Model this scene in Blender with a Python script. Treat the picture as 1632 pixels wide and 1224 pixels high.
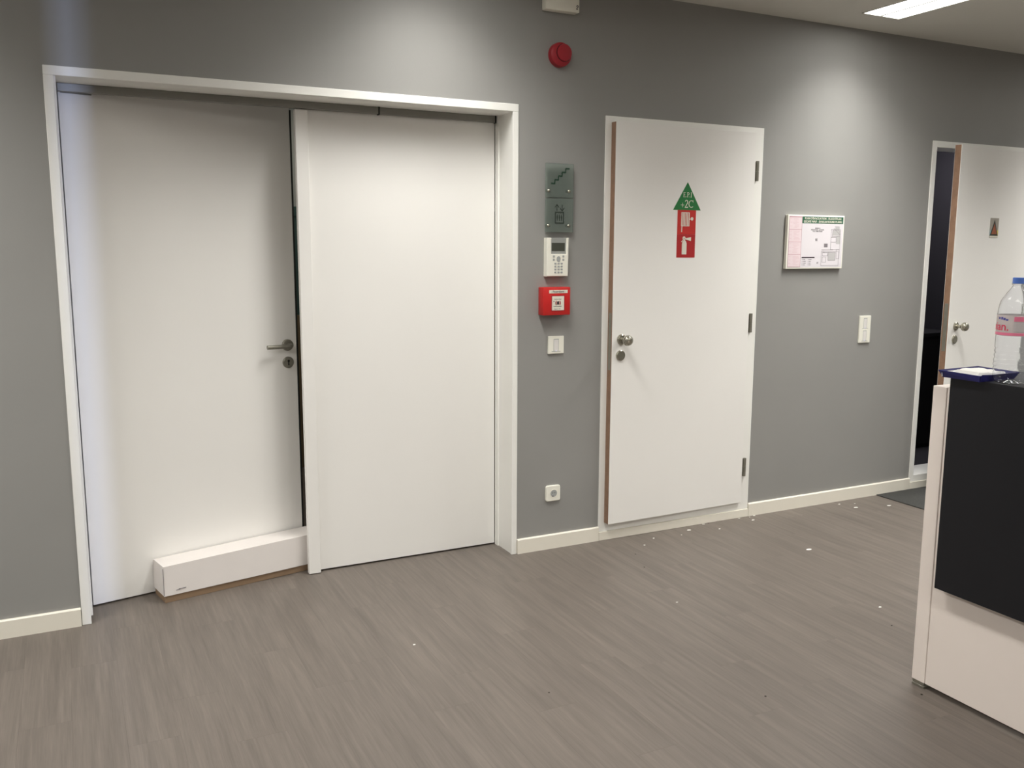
import bpy, bmesh, math, random
from mathutils import Vector, Matrix
for o in list(bpy.data.objects):
    bpy.data.objects.remove(o)
scene = bpy.context.scene
col = scene.collection
rnd = random.Random(7)
PI = math.pi

# ---------------------------------------------------------------- camera
CAM_Y, CAM_Z = -3.70, 1.4578
cam_d = bpy.data.cameras.new('camera')
cam = bpy.data.objects.new('camera', cam_d)
col.objects.link(cam)
cam_d.sensor_fit = 'HORIZONTAL'
cam_d.sensor_width = 36.0
cam_d.lens = 1423.07 / 1632 * 36.0
cam_d.clip_start = 0.02
cr = Vector((0.89562981, -0.44478424, 0.00377105))
cu = Vector((0.06343792, 0.13612258, 0.98865883))
cf = Vector((0.44025319, 0.88523309, -0.15013163))
cam.matrix_world = Matrix(((cr.x, cu.x, -cf.x, 0.0), (cr.y, cu.y, -cf.y, CAM_Y), (cr.z, cu.z, -cf.z, CAM_Z), (0, 0, 0, 1)))
scene.camera = cam

# ---------------------------------------------------------------- world, lamps, exposure
world = bpy.data.worlds.new('world')
scene.world = world
world.use_nodes = True
world.node_tree.nodes['Background'].inputs[0].default_value = (0.55, 0.6, 0.7, 1)
world.node_tree.nodes['Background'].inputs[1].default_value = 0.3
scene.view_settings.view_transform = 'Standard'
scene.view_settings.look = 'None'
scene.view_settings.exposure = 0.05
scene.view_settings.gamma = 1.0
scene.view_settings.use_curve_mapping = False

CEIL = 2.638
WARM = (1.0, 0.985, 0.94)
LAMPS = [  # x, y centre, watts, spread in degrees
    (1.42, -0.87, 18.5, 126), (3.81, -0.87, 25, 118), (-0.97, -0.87, 26, 128), (6.2, -0.87, 24, 126),
    (1.42, -3.27, 11, 160), (3.81, -3.27, 13, 160), (-0.97, -3.27, 26, 160), (6.2, -3.27, 24, 160),
    (1.42, -5.67, 15, 160), (3.81, -5.67, 13, 160), (-0.97, -5.67, 22, 160),
]
def area(name, loc, rot, sx, sy, watts, colr, spread):
    d = bpy.data.lights.new(name, 'AREA')
    d.shape = 'RECTANGLE'; d.size = sx; d.size_y = sy
    d.energy = watts; d.color = colr; d.spread = math.radians(spread)
    o = bpy.data.objects.new(name, d); col.objects.link(o)
    o.location = loc; o.rotation_euler = rot
    return o
for (lx, ly, w, sp) in LAMPS:
    area('lamp_light', (lx, ly, CEIL - 0.004), (0, 0, 0), 0.22, 1.2, w, WARM, sp)
# added unseen slit and blue lamp behind the camera, shaping the left door's streak
SLIT = (0.40, -6.93, 1.35)
dx, dy = 0.085 - SLIT[0], 0.0 - SLIT[1]
area('streak_lamp', (SLIT[0]-2.5*dx/dy, SLIT[1]-2.5, SLIT[2]), (PI/2, 0, -math.atan2(dx, dy)), 0.03, 2.4, 30, (0.50, 0.62, 1.0), 60)
area('store_room_fill', (5.6, 0.9, 2.45), (0, 0, 0), 0.3, 0.3, 10, (0.95, 0.92, 1.0), 170)  # added fill lamp, lifts the black room behind the ajar door
area('hallway_fill', (1.6, 1.45, 2.5), (0, 0, 0), 0.3, 0.3, 8, (1.0, 0.95, 0.85), 170)  # unseen fill added to brighten the gap between the double door leaves

# ---------------------------------------------------------------- helpers
def srgb(r, g, b):
    f = lambda c: (c/255/12.92) if c/255 <= 0.04045 else ((c/255+0.055)/1.055)**2.4
    return (f(r), f(g), f(b), 1)

def mat(name, c, rough=0.5, metal=0.0, noise=0.0, nscale=8.0, bump=0.0, bscale=200.0, spec=0.5, trans=0.0, ior=1.45, alpha=1.0, coat=0.0):
    m = bpy.data.materials.new(name); m.use_nodes = True
    nt = m.node_tree; b = nt.nodes['Principled BSDF']
    b.inputs['Base Color'].default_value = c
    b.inputs['Roughness'].default_value = rough
    b.inputs['Metallic'].default_value = metal
    b.inputs['Specular IOR Level'].default_value = spec
    b.inputs['Transmission Weight'].default_value = trans
    b.inputs['IOR'].default_value = ior
    b.inputs['Alpha'].default_value = alpha
    b.inputs['Coat Weight'].default_value = coat
    tc = nt.nodes.new('ShaderNodeTexCoord')
    if noise > 0:
        n = nt.nodes.new('ShaderNodeTexNoise'); n.inputs['Scale'].default_value = nscale; n.inputs['Detail'].default_value = 4
        nt.links.new(tc.outputs['Object'], n.inputs['Vector'])
        r = nt.nodes.new('ShaderNodeMapRange')
        r.inputs['From Min'].default_value = 0.3; r.inputs['From Max'].default_value = 0.7
        r.inputs['To Min'].default_value = 1-noise; r.inputs['To Max'].default_value = 1+noise
        nt.links.new(n.outputs['Fac'], r.inputs['Value'])
        mx = nt.nodes.new('ShaderNodeMix'); mx.data_type = 'RGBA'; mx.blend_type = 'MULTIPLY'
        mx.inputs['Factor'].default_value = 1
        mx.inputs['A'].default_value = c
        nt.links.new(r.outputs['Result'], mx.inputs['B'])
        nt.links.new(mx.outputs['Result'], b.inputs['Base Color'])
    if bump > 0:
        n2 = nt.nodes.new('ShaderNodeTexNoise'); n2.inputs['Scale'].default_value = bscale; n2.inputs['Detail'].default_value = 3
        nt.links.new(tc.outputs['Object'], n2.inputs['Vector'])
        bp = nt.nodes.new('ShaderNodeBump'); bp.inputs['Strength'].default_value = bump; bp.inputs['Distance'].default_value = 0.002
        nt.links.new(n2.outputs['Fac'], bp.inputs['Height'])
        nt.links.new(bp.outputs['Normal'], b.inputs['Normal'])
    return m

def emis(name, c, s):
    m = bpy.data.materials.new(name); m.use_nodes = True
    nt = m.node_tree; nt.nodes.clear()
    e = nt.nodes.new('ShaderNodeEmission'); e.inputs[0].default_value = c; e.inputs[1].default_value = s
    o = nt.nodes.new('ShaderNodeOutputMaterial'); nt.links.new(e.outputs[0], o.inputs[0])
    return m

M = {}
M['wall'] = mat('grey_wall_paint', srgb(148, 147, 144), 0.62, noise=0.02, nscale=3, bump=0.12, bscale=350)
M['ceiling'] = mat('ceiling_paint', srgb(218, 216, 208), 0.85, noise=0.015, nscale=2)
M['white'] = mat('white_lacquer', srgb(242, 240, 236), 0.38, noise=0.008, nscale=3)
M['frame'] = mat('white_frame_paint', srgb(242, 241, 236), 0.42, noise=0.012, nscale=6, bump=0.05, bscale=60)
M['base'] = mat('cream_skirting_paint', srgb(236, 231, 218), 0.45, noise=0.02, nscale=5)
M['wood'] = mat('raw_door_edge_wood', srgb(138, 108, 87), 0.6, noise=0.12, nscale=30)
M['steel'] = mat('brushed_steel', srgb(168, 164, 154), 0.35, metal=0.75, noise=0.04, nscale=40)
M['steel_dull'] = mat('dull_steel', srgb(142, 139, 128), 0.42, metal=0.6, noise=0.05, nscale=40)
M['plate'] = mat('matt_silver_plate', srgb(166, 160, 150), 0.5, metal=0.15, noise=0.02)
M['nickel'] = mat('polished_nickel', srgb(176, 172, 158), 0.2, metal=0.8, noise=0.02, nscale=30)
M['rail'] = mat('grey_aluminium', srgb(140, 138, 132), 0.45, metal=0.5, noise=0.02)
M['black'] = mat('black_rubber', srgb(22, 24, 22), 0.6, noise=0.05)
M['plastic'] = mat('white_plastic', srgb(238, 236, 224), 0.35, noise=0.008)
M['plastic_grey'] = mat('grey_plastic', srgb(150, 152, 148), 0.4, noise=0.02)
M['key_grey'] = mat('keypad_grey', srgb(165, 168, 166), 0.5, noise=0.02)
M['lcd'] = mat('dark_display', srgb(72, 74, 66), 0.25, noise=0.01)
M['red'] = mat('red_plastic', srgb(196, 38, 36), 0.35, noise=0.02)
M['darkred'] = mat('dark_red_plastic', srgb(160, 40, 50), 0.4, noise=0.02)
M['signred'] = mat('red_sign_film', srgb(196, 52, 48), 0.4, noise=0.02)
M['signred2'] = mat('deep_red_sign_film', srgb(176, 44, 46), 0.4, noise=0.02)
M['signgreen'] = mat('green_sign_film', srgb(44, 122, 66), 0.4, noise=0.02)
M['signwhite'] = mat('white_print', srgb(226, 222, 208), 0.5, noise=0.01)
M['headgreen'] = mat('dark_green_print', srgb(44, 96, 70), 0.5, noise=0.02)
M['paper'] = mat('plan_paper', srgb(224, 219, 223), 0.35, noise=0.01)
M['pinkpaper'] = mat('pink_plan_paper', srgb(228, 211, 215), 0.4, noise=0.01)
M['pinkline'] = mat('pink_print', srgb(200, 160, 168), 0.5, noise=0.02)
M['pinkpale'] = mat('pale_pink_print', srgb(220, 196, 200), 0.5, noise=0.02)
M['greyprint'] = mat('grey_print', srgb(128, 122, 126), 0.5, noise=0.02)
M['greypale'] = mat('pale_grey_print', srgb(190, 188, 188), 0.5, noise=0.02)
M['darkprint'] = mat('dark_print', srgb(60, 50, 56), 0.5, noise=0.02)
M['picto'] = mat('dark_green_pictogram', srgb(34, 62, 46), 0.5, noise=0.02)
M['picto2'] = mat('charcoal_pictogram', srgb(48, 56, 50), 0.5, noise=0.02)
M['deskwhite'] = mat('white_desk_laminate', srgb(242, 231, 223), 0.4, noise=0.008)
M['deskblack'] = mat('black_desk_laminate', srgb(28, 28, 32), 0.45, noise=0.03, spec=0.35)
M['mat'] = mat('dark_entrance_mat', srgb(62, 62, 60), 0.95, noise=0.12, nscale=120, bump=0.5, bscale=500)
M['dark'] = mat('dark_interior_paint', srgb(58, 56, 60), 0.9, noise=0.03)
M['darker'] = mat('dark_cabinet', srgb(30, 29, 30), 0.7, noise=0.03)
M['hall'] = mat('hallway_paint', srgb(150, 152, 146), 0.8, noise=0.02)
M['teal'] = mat('hallway_dark_glass', srgb(62, 82, 78), 0.2, noise=0.05)
M['brown'] = mat('hallway_brown_panel', srgb(120, 104, 78), 0.6, noise=0.1, nscale=5)
M['card'] = mat('white_cardboard', srgb(232, 226, 222), 0.75, noise=0.015, nscale=10)
M['cardbrown'] = mat('brown_cardboard', srgb(140, 116, 92), 0.85, noise=0.05, nscale=20)
M['blue'] = mat('dark_blue_card', srgb(38, 38, 100), 0.35, noise=0.1, nscale=30)
M['bluein'] = mat('pale_card_lining', srgb(225, 222, 218), 0.6, noise=0.03)
M['cap'] = mat('blue_bottle_cap', srgb(84, 120, 200), 0.35, noise=0.02)
M['pink'] = mat('pink_label_print', srgb(226, 120, 150), 0.5, noise=0.04, nscale=40)
M['label'] = mat('pale_label_film', srgb(226, 214, 212), 0.45, noise=0.02, alpha=0.55)
M['labelgrey'] = mat('pale_grey_label_print', srgb(204, 196, 196), 0.5, noise=0.02, alpha=0.85)
M['labelred'] = mat('red_label_print', srgb(205, 50, 85), 0.5, noise=0.02)
M['labelblue'] = mat('blue_label_print', srgb(80, 80, 150), 0.5, noise=0.02)
M['pet'] = mat('clear_bottle_plastic', (0.97, 0.98, 1, 1), 0.03, trans=1.0, ior=1.22)
M['flake'] = mat('white_paint_flake', srgb(235, 233, 228), 0.7, noise=0.02)
M['speck'] = mat('dark_grit', srgb(50, 44, 40), 0.8, noise=0.05)
M['orange'] = mat('orange_red_print', srgb(150, 88, 62), 0.4, noise=0.25, nscale=30)
M['cyanp'] = mat('pale_cyan_print', srgb(140, 176, 182), 0.4, noise=0.02)
M['yellowp'] = mat('yellow_print', srgb(206, 190, 90), 0.4, noise=0.02)
M['tube'] = emis('lamp_diffuser', (1.0, 0.98, 0.93, 1), 10.0)
M['ledviolet'] = emis('pale_indicator', (0.82, 0.8, 1.0, 1), 0.9)

def glass_plate_mat():
    m = bpy.data.materials.new('green_tinted_glass'); m.use_nodes = True
    nt = m.node_tree; nt.nodes.clear()
    t = nt.nodes.new('ShaderNodeBsdfTransparent'); t.inputs[0].default_value = (0.93, 0.97, 0.95, 1)
    g = nt.nodes.new('ShaderNodeBsdfGlossy'); g.inputs['Roughness'].default_value = 0.08
    df = nt.nodes.new('ShaderNodeBsdfDiffuse'); df.inputs[0].default_value = (0.36, 0.43, 0.385, 1)
    m1 = nt.nodes.new('ShaderNodeMixShader'); m1.inputs[0].default_value = 0.32
    m2 = nt.nodes.new('ShaderNodeMixShader')
    lw = nt.nodes.new('ShaderNodeFresnel'); lw.inputs['IOR'].default_value = 1.5
    tc = nt.nodes.new('ShaderNodeTexCoord'); n = nt.nodes.new('ShaderNodeTexNoise'); n.inputs['Scale'].default_value = 14
    rr = nt.nodes.new('ShaderNodeMapRange'); rr.inputs['To Min'].default_value = 0.18; rr.inputs['To Max'].default_value = 0.30
    nt.links.new(tc.outputs['Object'], n.inputs['Vector']); nt.links.new(n.outputs['Fac'], rr.inputs['Value'])
    nt.links.new(rr.outputs['Result'], m1.inputs[0])
    nt.links.new(t.outputs[0], m1.inputs[1]); nt.links.new(df.outputs[0], m1.inputs[2])
    nt.links.new(lw.outputs[0], m2.inputs[0]); nt.links.new(m1.outputs[0], m2.inputs[1]); nt.links.new(g.outputs[0], m2.inputs[2])
    o = nt.nodes.new('ShaderNodeOutputMaterial'); nt.links.new(m2.outputs[0], o.inputs[0])
    return m
M['glass'] = glass_plate_mat()
def pane_mat():
    m = bpy.data.materials.new('clear_pane'); m.use_nodes = True
    nt = m.node_tree; nt.nodes.clear()
    t = nt.nodes.new('ShaderNodeBsdfTransparent'); g = nt.nodes.new('ShaderNodeBsdfGlossy'); g.inputs['Roughness'].default_value = 0.02
    mx = nt.nodes.new('ShaderNodeMixShader'); mx.inputs[0].default_value = 0.05
    o = nt.nodes.new('ShaderNodeOutputMaterial')
    nt.links.new(t.outputs[0], mx.inputs[1]); nt.links.new(g.outputs[0], mx.inputs[2]); nt.links.new(mx.outputs[0], o.inputs[0])
    return m
M['pane'] = pane_mat()

def plank_mat():
    m = bpy.data.materials.new('grey_oak_vinyl'); m.use_nodes = True
    nt = m.node_tree; b = nt.nodes['Principled BSDF']
    geo = nt.nodes.new('ShaderNodeNewGeometry')
    oi = nt.nodes.new('ShaderNodeObjectInfo')
    sc = nt.nodes.new('ShaderNodeVectorMath'); sc.operation = 'SCALE'
    comb = nt.nodes.new('ShaderNodeCombineXYZ')
    nt.links.new(oi.outputs['Random'], comb.inputs[0]); nt.links.new(oi.outputs['Random'], comb.inputs[1])
    nt.links.new(comb.outputs[0], sc.inputs[0]); sc.inputs['Scale'].default_value = 0.35
    add = nt.nodes.new('ShaderNodeVectorMath'); add.operation = 'ADD'
    nt.links.new(geo.outputs['Position'], add.inputs[0]); nt.links.new(sc.outputs[0], add.inputs[1])
    def streak(sx, sy, detail, rough=0.6):
        mp = nt.nodes.new('ShaderNodeMapping'); mp.inputs['Scale'].default_value = (sx, sy, 1)
        n = nt.nodes.new('ShaderNodeTexNoise'); n.inputs['Scale'].default_value = 1.0
        n.inputs['Detail'].default_value = detail; n.inputs['Roughness'].default_value = rough
        nt.links.new(add.outputs[0], mp.inputs['Vector']); nt.links.new(mp.outputs[0], n.inputs['Vector'])
        return n.outputs['Fac']
    broad, mid, fine = streak(24, 1.3, 4, 0.65), streak(75, 2.6, 4, 0.65), streak(330, 7, 3)
    def mr(src, a, b2, lo, hi):
        r = nt.nodes.new('ShaderNodeMapRange'); r.inputs['From Min'].default_value = a; r.inputs['From Max'].default_value = b2
        r.inputs['To Min'].default_value = lo; r.inputs['To Max'].default_value = hi
        nt.links.new(src, r.inputs['Value']); return r.outputs['Result']
    def mul(a, c):
        k = nt.nodes.new('ShaderNodeMath'); k.operation = 'MULTIPLY'
        nt.links.new(a, k.inputs[0]); nt.links.new(c, k.inputs[1]); return k.outputs[0]
    v = mul(mul(mr(broad, .3, .7, .84, 1.16), mr(mid, .3, .7, .88, 1.12)), mul(mr(fine, .3, .7, .93, 1.07), mr(oi.outputs['Random'], 0, 1, .975, 1.025)))
    mx = nt.nodes.new('ShaderNodeMix'); mx.data_type = 'RGBA'; mx.blend_type = 'MULTIPLY'; mx.inputs['Factor'].default_value = 1
    mx.inputs['A'].default_value = srgb(108, 100, 93)
    nt.links.new(v, mx.inputs['B'])
    nt.links.new(mx.outputs['Result'], b.inputs['Base Color'])
    b.inputs['Roughness'].default_value = 0.46
    b.inputs['Specular IOR Level'].default_value = 0.4
    bp = nt.nodes.new('ShaderNodeBump'); bp.inputs['Strength'].default_value = 0.15; bp.inputs['Distance'].default_value = 0.001
    nt.links.new(fine, bp.inputs['Height']); nt.links.new(bp.outputs['Normal'], b.inputs['Normal'])
    return m
M['plank'] = plank_mat()

class MB:
    """collects shapes into one bmesh"""
    def __init__(s): s.bm = bmesh.new()
    def box(s, x0, x1, y0, y1, z0, z1, bev=0.0, seg=1):
        t = bmesh.new()
        bmesh.ops.create_cube(t, size=1)
        for v in t.verts:
            v.co = Vector(((x0+x1)/2 + v.co.x*(x1-x0), (y0+y1)/2 + v.co.y*(y1-y0), (z0+z1)/2 + v.co.z*(z1-z0)))
        if bev > 0:
            bmesh.ops.bevel(t, geom=t.edges[:], offset=bev, segments=seg, profile=0.5, affect='EDGES', clamp_overlap=True)
        s._merge(t); return s
    def _merge(s, t, mtx=None):
        if mtx: bmesh.ops.transform(t, matrix=mtx, verts=t.verts)
        me = bpy.data.meshes.new('tmp'); t.to_mesh(me); t.free()
        s.bm.from_mesh(me); bpy.data.meshes.remove(me)
    def prism(s, pts, y0, y1, bev=0.0):
        """pts = outline in x,z; extruded from y0 (front) to y1"""
        t = bmesh.new()
        f = t.faces.new([t.verts.new((x, y0, z)) for x, z in pts])
        r = bmesh.ops.extrude_face_region(t, geom=[f])
        for g in r['geom']:
            if isinstance(g, bmesh.types.BMVert): g.co.y = y1
        bmesh.ops.recalc_face_normals(t, faces=t.faces[:])
        if bev > 0:
            es = [e for e in t.edges if abs(e.verts[0].co.y-y0) < 1e-6 and abs(e.verts[1].co.y-y0) < 1e-6]
            bmesh.ops.bevel(t, geom=es, offset=bev, segments=2, profile=0.5, affect='EDGES')
        s._merge(t); return s
    def disc(s, cx, cz, r, y0, y1, n=24, bev=0.0, rz=None):
        rz = rz or r
        return s.prism([(cx+r*math.cos(2*PI*k/n), cz+rz*math.sin(2*PI*k/n)) for k in range(n)], y0, y1, bev)
    def ring(s, cx, cz, r0, r1, y0, y1, a0=0, a1=2*PI, n=24):
        """flat arc band"""
        for k in range(n):
            a, b = a0+(a1-a0)*k/n, a0+(a1-a0)*(k+1)/n
            s.prism([(cx+r0*math.cos(a), cz+r0*math.sin(a)), (cx+r1*math.cos(a), cz+r1*math.sin(a)),
                     (cx+r1*math.cos(b), cz+r1*math.sin(b)), (cx+r0*math.cos(b), cz+r0*math.sin(b))], y0, y1)
        return s
    def line(s, x0, z0, x1, z1, w, y0, y1):
        dx, dz = x1-x0, z1-z0; L = math.hypot(dx, dz) or 1
        nx, nz = -dz/L*w/2, dx/L*w/2
        return s.prism([(x0+nx, z0+nz), (x1+nx, z1+nz), (x1-nx, z1-nz), (x0-nx, z0-nz)], y0, y1)
    def lathe(s, prof, mtx=None, n=32):
        """profile [(r, z)] around z"""
        t = bmesh.new(); rows = []
        for r, z in prof:
            if r < 1e-6: rows.append([t.verts.new((0, 0, z))])
            else: rows.append([t.verts.new((r*math.cos(2*PI*k/n), r*math.sin(2*PI*k/n), z)) for k in range(n)])
        for a, b in zip(rows, rows[1:]):
            for k in range(n):
                k2 = (k+1) % n
                if len(a) == 1 and len(b) == 1: continue
                if len(a) == 1: t.faces.new((a[0], b[k2], b[k]))
                elif len(b) == 1: t.faces.new((a[k], a[k2], b[0]))
                else: t.faces.new((a[k], a[k2], b[k2], b[k]))
        bmesh.ops.recalc_face_normals(t, faces=t.faces[:])
        s._merge(t, mtx); return s
    def tube(s, path, r, n=12):
        t = bmesh.new(); rings = []
        P = [Vector(q) for q in path]
        for i, q in enumerate(P):
            d = (P[min(i+1, len(P)-1)] - P[max(i-1, 0)]).normalized()
            up = Vector((0, 0, 1)) if abs(d.z) < 0.9 else Vector((1, 0, 0))
            a = d.cross(up).normalized(); b = d.cross(a)
            rings.append([t.verts.new(q + a*r*math.cos(2*PI*k/n) + b*r*math.sin(2*PI*k/n)) for k in range(n)])
        for ra, rb in zip(rings, rings[1:]):
            for k in range(n): t.faces.new((ra[k], ra[(k+1) % n], rb[(k+1) % n], rb[k]))
        t.faces.new(rings[0]); t.faces.new(rings[-1])
        bmesh.ops.recalc_face_normals(t, faces=t.faces[:])
        s._merge(t); return s
    def mesh(s, me, mtx=None):
        t = bmesh.new(); t.from_mesh(me); s._merge(t, mtx); return s
    def xf(s, m):
        bmesh.ops.transform(s.bm, matrix=m, verts=s.bm.verts); return s
    def build(s, name, m, parent=None, smooth=False, label=None):
        me = bpy.data.meshes.new(name); s.bm.to_mesh(me); s.bm.free()
        me.materials.append(m)
        if smooth:
            me.polygons.foreach_set('use_smooth', [True]*len(me.polygons))
            me.set_sharp_from_angle(angle=math.radians(35))
        o = bpy.data.objects.new(name, me); col.objects.link(o)
        if parent: o.parent = parent
        if label: o['label'] = label
        return o

def tag(o, label, cat, group=None):
    o['label'] = label; o['category'] = cat
    if group: o['group'] = group
    return o
def empty(name, loc, rz=0.0):
    o = bpy.data.objects.new(name, None); o.empty_display_size = 0.1
    o.location = loc; o.rotation_euler = (0, 0, rz); col.objects.link(o); return o
def struct(o, label=None):
    o['kind'] = 'structure'
    if label: o['label'] = label
    return o

def textmesh(body, size, depth=0.0004, align='CENTER', weight=0.0, spacing=1.0):
    c = bpy.data.curves.new('txt', 'FONT'); c.body = body; c.size = size; c.extrude = depth
    c.align_x = align; c.align_y = 'CENTER'; c.offset = weight; c.resolution_u = 3; c.space_character = spacing
    o = bpy.data.objects.new('txt', c); col.objects.link(o)
    dg = bpy.context.evaluated_depsgraph_get(); dg.update()
    me = bpy.data.meshes.new_from_object(o.evaluated_get(dg))
    bpy.data.objects.remove(o); bpy.data.curves.remove(c)
    return me
def flat_text(mb, body, size, x, y, z, sx=1.0, **k):
    """text standing in the x-z plane, readable from -y"""
    me = textmesh(body, size, **k)
    mb.mesh(me, Matrix.Translation((x, y, z)) @ Matrix.Rotation(PI/2, 4, 'X') @ Matrix.Diagonal((sx, 1, 1, 1)))
    bpy.data.meshes.remove(me); return mb

# ---------------------------------------------------------------- the room
WT = 0.17                     # thickness of the front wall
XL, XR, YB = -3.2, 7.6, -7.0
D1 = (-0.010, 1.850, 2.078)   # wall openings: x0, x1, top
D2 = (2.345, 3.275, 2.062)
D3 = (4.585, 5.515, 2.070)
w = MB()
w.box(XL, D1[0], 0, WT, 0, CEIL)
w.box(D1[0], D1[1], 0, WT, D1[2], CEIL)
w.box(D1[1], D2[0], 0, WT, 0, CEIL)
w.box(D2[0], D2[1], 0, WT, D2[2], CEIL); w.box(D2[0], D2[1], 0, WT, 0, 0.05)
w.box(D2[1], D3[0], 0, WT, 0, CEIL)
w.box(D3[0], D3[1], 0, WT, D3[2], CEIL); w.box(D3[0], D3[1], 0, WT, 0, 0.05)
w.box(D3[1], XR, 0, WT, 0, CEIL)
struct(w.build('wall_front', M['wall']), 'grey painted wall holding the three white doors')
struct(MB().box(XL-0.15, XL, YB, WT, 0, CEIL).build('wall_left', M['wall']))
struct(MB().box(XR, XR+0.15, YB, WT, 0, CEIL).build('wall_right', M['wall']))
b = MB()                       # back wall, with a slit added to narrow the blue beam
b.box(XL, SLIT[0]-0.015, YB-0.15, YB, 0, CEIL); b.box(SLIT[0]+0.015, XR, YB-0.15, YB, 0, CEIL)
b.box(SLIT[0]-0.015, SLIT[0]+0.015, YB-0.15, YB, -0.1, 0.0); b.box(SLIT[0]-0.015, SLIT[0]+0.015, YB-0.15, YB, 2.63, CEIL)
struct(b.build('wall_back', M['wall']))
struct(MB().box(SLIT[0]-0.015, SLIT[0]+0.015, YB-0.10, YB-0.09, 0.0, 2.63).build('streak_slit_pane', M['pane']))  # pane over the slit added for the streak, no actual window

# ceiling with recesses for the light fittings
c = MB()
HW, HL = 0.128, 0.62
lam_x = sorted(set(l[0] for l in LAMPS))
xs = [XL] + [v for x in lam_x for v in (x-HW, x+HW)] + [XR]
for i in range(len(xs)-1):
    x0, x1 = xs[i], xs[i+1]
    if i % 2 == 0:
        c.box(x0, x1, YB, WT, CEIL, CEIL+0.12)
    else:
        ys = sorted(l[1] for l in LAMPS if abs(l[0]-(x0+x1)/2) < 1e-3)
        y = YB
        for q in ys:
            c.box(x0, x1, y, q-HL, CEIL, CEIL+0.12); y = q+HL
        c.box(x0, x1, y, WT, CEIL, CEIL+0.12)
struct(c.build('ceiling', M['ceiling']))

# ceiling light fittings
def fitting(lx, ly, label):
    t = tag(empty('ceiling_light', (lx, ly, CEIL)), label, 'ceiling light', 'recessed two-strip ceiling lights')
    h = MB()
    h.box(-HW, HW, -HL, HL, 0.055, 0.065)
    for sx in (-1, 1): h.box(sx*HW-0.004, sx*HW+0.004, -HL, HL, -0.003, 0.06)
    for sy in (-1, 1): h.box(-HW, HW, sy*HL-0.004, sy*HL+0.004, -0.003, 0.06)
    h.build('housing', M['frame'], t)
    MB().box(-0.006, 0.006, -HL+0.004, HL-0.004, -0.002, 0.02).build('divider', M['plastic_grey'], t)
    for sx in (-1, 1):
        MB().box(min(sx*0.005, sx*0.122), max(sx*0.005, sx*0.122), -HL+0.005, HL-0.005, 0.004, 0.012, 0.002).build('diffuser', M['tube'], t)
LL = {0: 'lit recessed two-strip ceiling light above the wide double door, near the front wall',
      1: 'lit recessed two-strip ceiling light at the top right, near the front wall'}
for i, (lx, ly, _, _) in enumerate(LAMPS):
    fitting(lx, ly, LL.get(i) or 'recessed two-strip ceiling light, %s row, %s' % (('front', 'middle', 'back')[round((-ly-0.87)/2.4)], ('left of the double door' if lx < 0 else 'in line with the double door' if lx < 2 else 'in line with the escape plan' if lx < 5 else 'right of the desk')))

# floor: slab plus planks running towards the front wall
fl = struct(MB().box(XL, XR, YB, WT, -0.12, -0.004).build('floor', M['plank']), 'grey wood-look plank floor')
PW, PL = 0.147, 0.915
gap = 0.00008
def plank_mesh(x0, x1, y0, y1):
    return MB().box(x0, x1, y0, y1, -0.0038, 0.0, 0.00012)
base_mesh = None
fixed = {0: -1.683, -14: -0.775, -12: -1.012, -13: -1.30, 1: -0.455, -1: -1.25, -6: -1.215, -7: -0.78}
count = 0
YN, YF = -3.3, 0.168
pm = plank_mesh(-PW/2+gap, PW/2-gap, -PL/2+gap, PL/2-gap).build('plank', M['plank'], fl)
first = pm
for k in range(-15, 24):
    xc = 1.842 + PW*(k+0.5)
    j = fixed.get(k, -((k*0.377) % 1)*PL)
    y = j
    while y > YN: y -= PL
    while y < YF - 0.01:
        y0, y1 = max(y, YN), min(y+PL, YF)
        y += PL
        if y1-y0 < 0.02: continue
        if y1-y0 > PL-1e-4:
            if first is not None: o = first; first = None
            else:
                o = pm.copy(); col.objects.link(o); o.parent = fl
            o.location = (xc, (y0+y1)/2, 0)
        else:
            o = plank_mesh(-PW/2+gap, PW/2-gap, -(y1-y0)/2+gap, (y1-y0)/2-gap).build('plank', M['plank'], fl)
            o.location = (xc, (y0+y1)/2, 0)
        count += 1
x_lo, x_hi = 1.842 + PW*(-15), 1.842 + PW*24
rest = MB()
def fill(x0, x1, y0, y1):
    x = x0
    kk = 0
    while x < x1-0.01:
        xe = min(x+PW, x1); y = y0-((kk*0.377) % 1)*PL; kk += 1
        while y < y1-0.01:
            a, b2 = max(y, y0), min(y+PL, y1); y += PL
            if b2-a > 0.01: rest.box(x+gap, xe-gap, a+gap, b2-gap, -0.0038, 0.0)
        x = xe
fill(XL+0.001, x_lo, YB+0.001, -0.001); fill(x_hi, XR-0.001, YB+0.001, -0.001); fill(x_lo, x_hi, YB+0.001, YN)
r_ = rest.build('distant_planks', M['plank'], fl); r_['kind'] = 'stuff'

# skirting boards
def skirt(name, x0, x1, z1=0.072, z0=0.0, label=None, mm='base'):
    pts = [(0, z0), (-0.013, z0), (-0.013, z1-0.004), (-0.009, z1), (0, z1)]
    me = bmesh.new()
    A = [me.verts.new((x0, y-0.0005, z)) for y, z in pts]; B = [me.verts.new((x1, y-0.0005, z)) for y, z in pts]
    for i in range(5): me.faces.new((A[i], A[(i+1) % 5], B[(i+1) % 5], B[i]))
    me.faces.new(A); me.faces.new(B[::-1])
    bmesh.ops.recalc_face_normals(me, faces=me.faces[:])
    m = MB(); m._merge(me)
    return struct(m.build(name, M[mm]), label)
skirt('baseboard_left', XL+0.001, -0.029, label='cream skirting board left of the double door')
skirt('baseboard_front', 1.868, 2.325, label='cream skirting board between the double door and the sign door')
skirt('baseboard_front', 3.294, 4.565, label='cream skirting board between the sign door and the door beside the desk')
skirt('baseboard_right', 5.536, XR-0.001)

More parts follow.
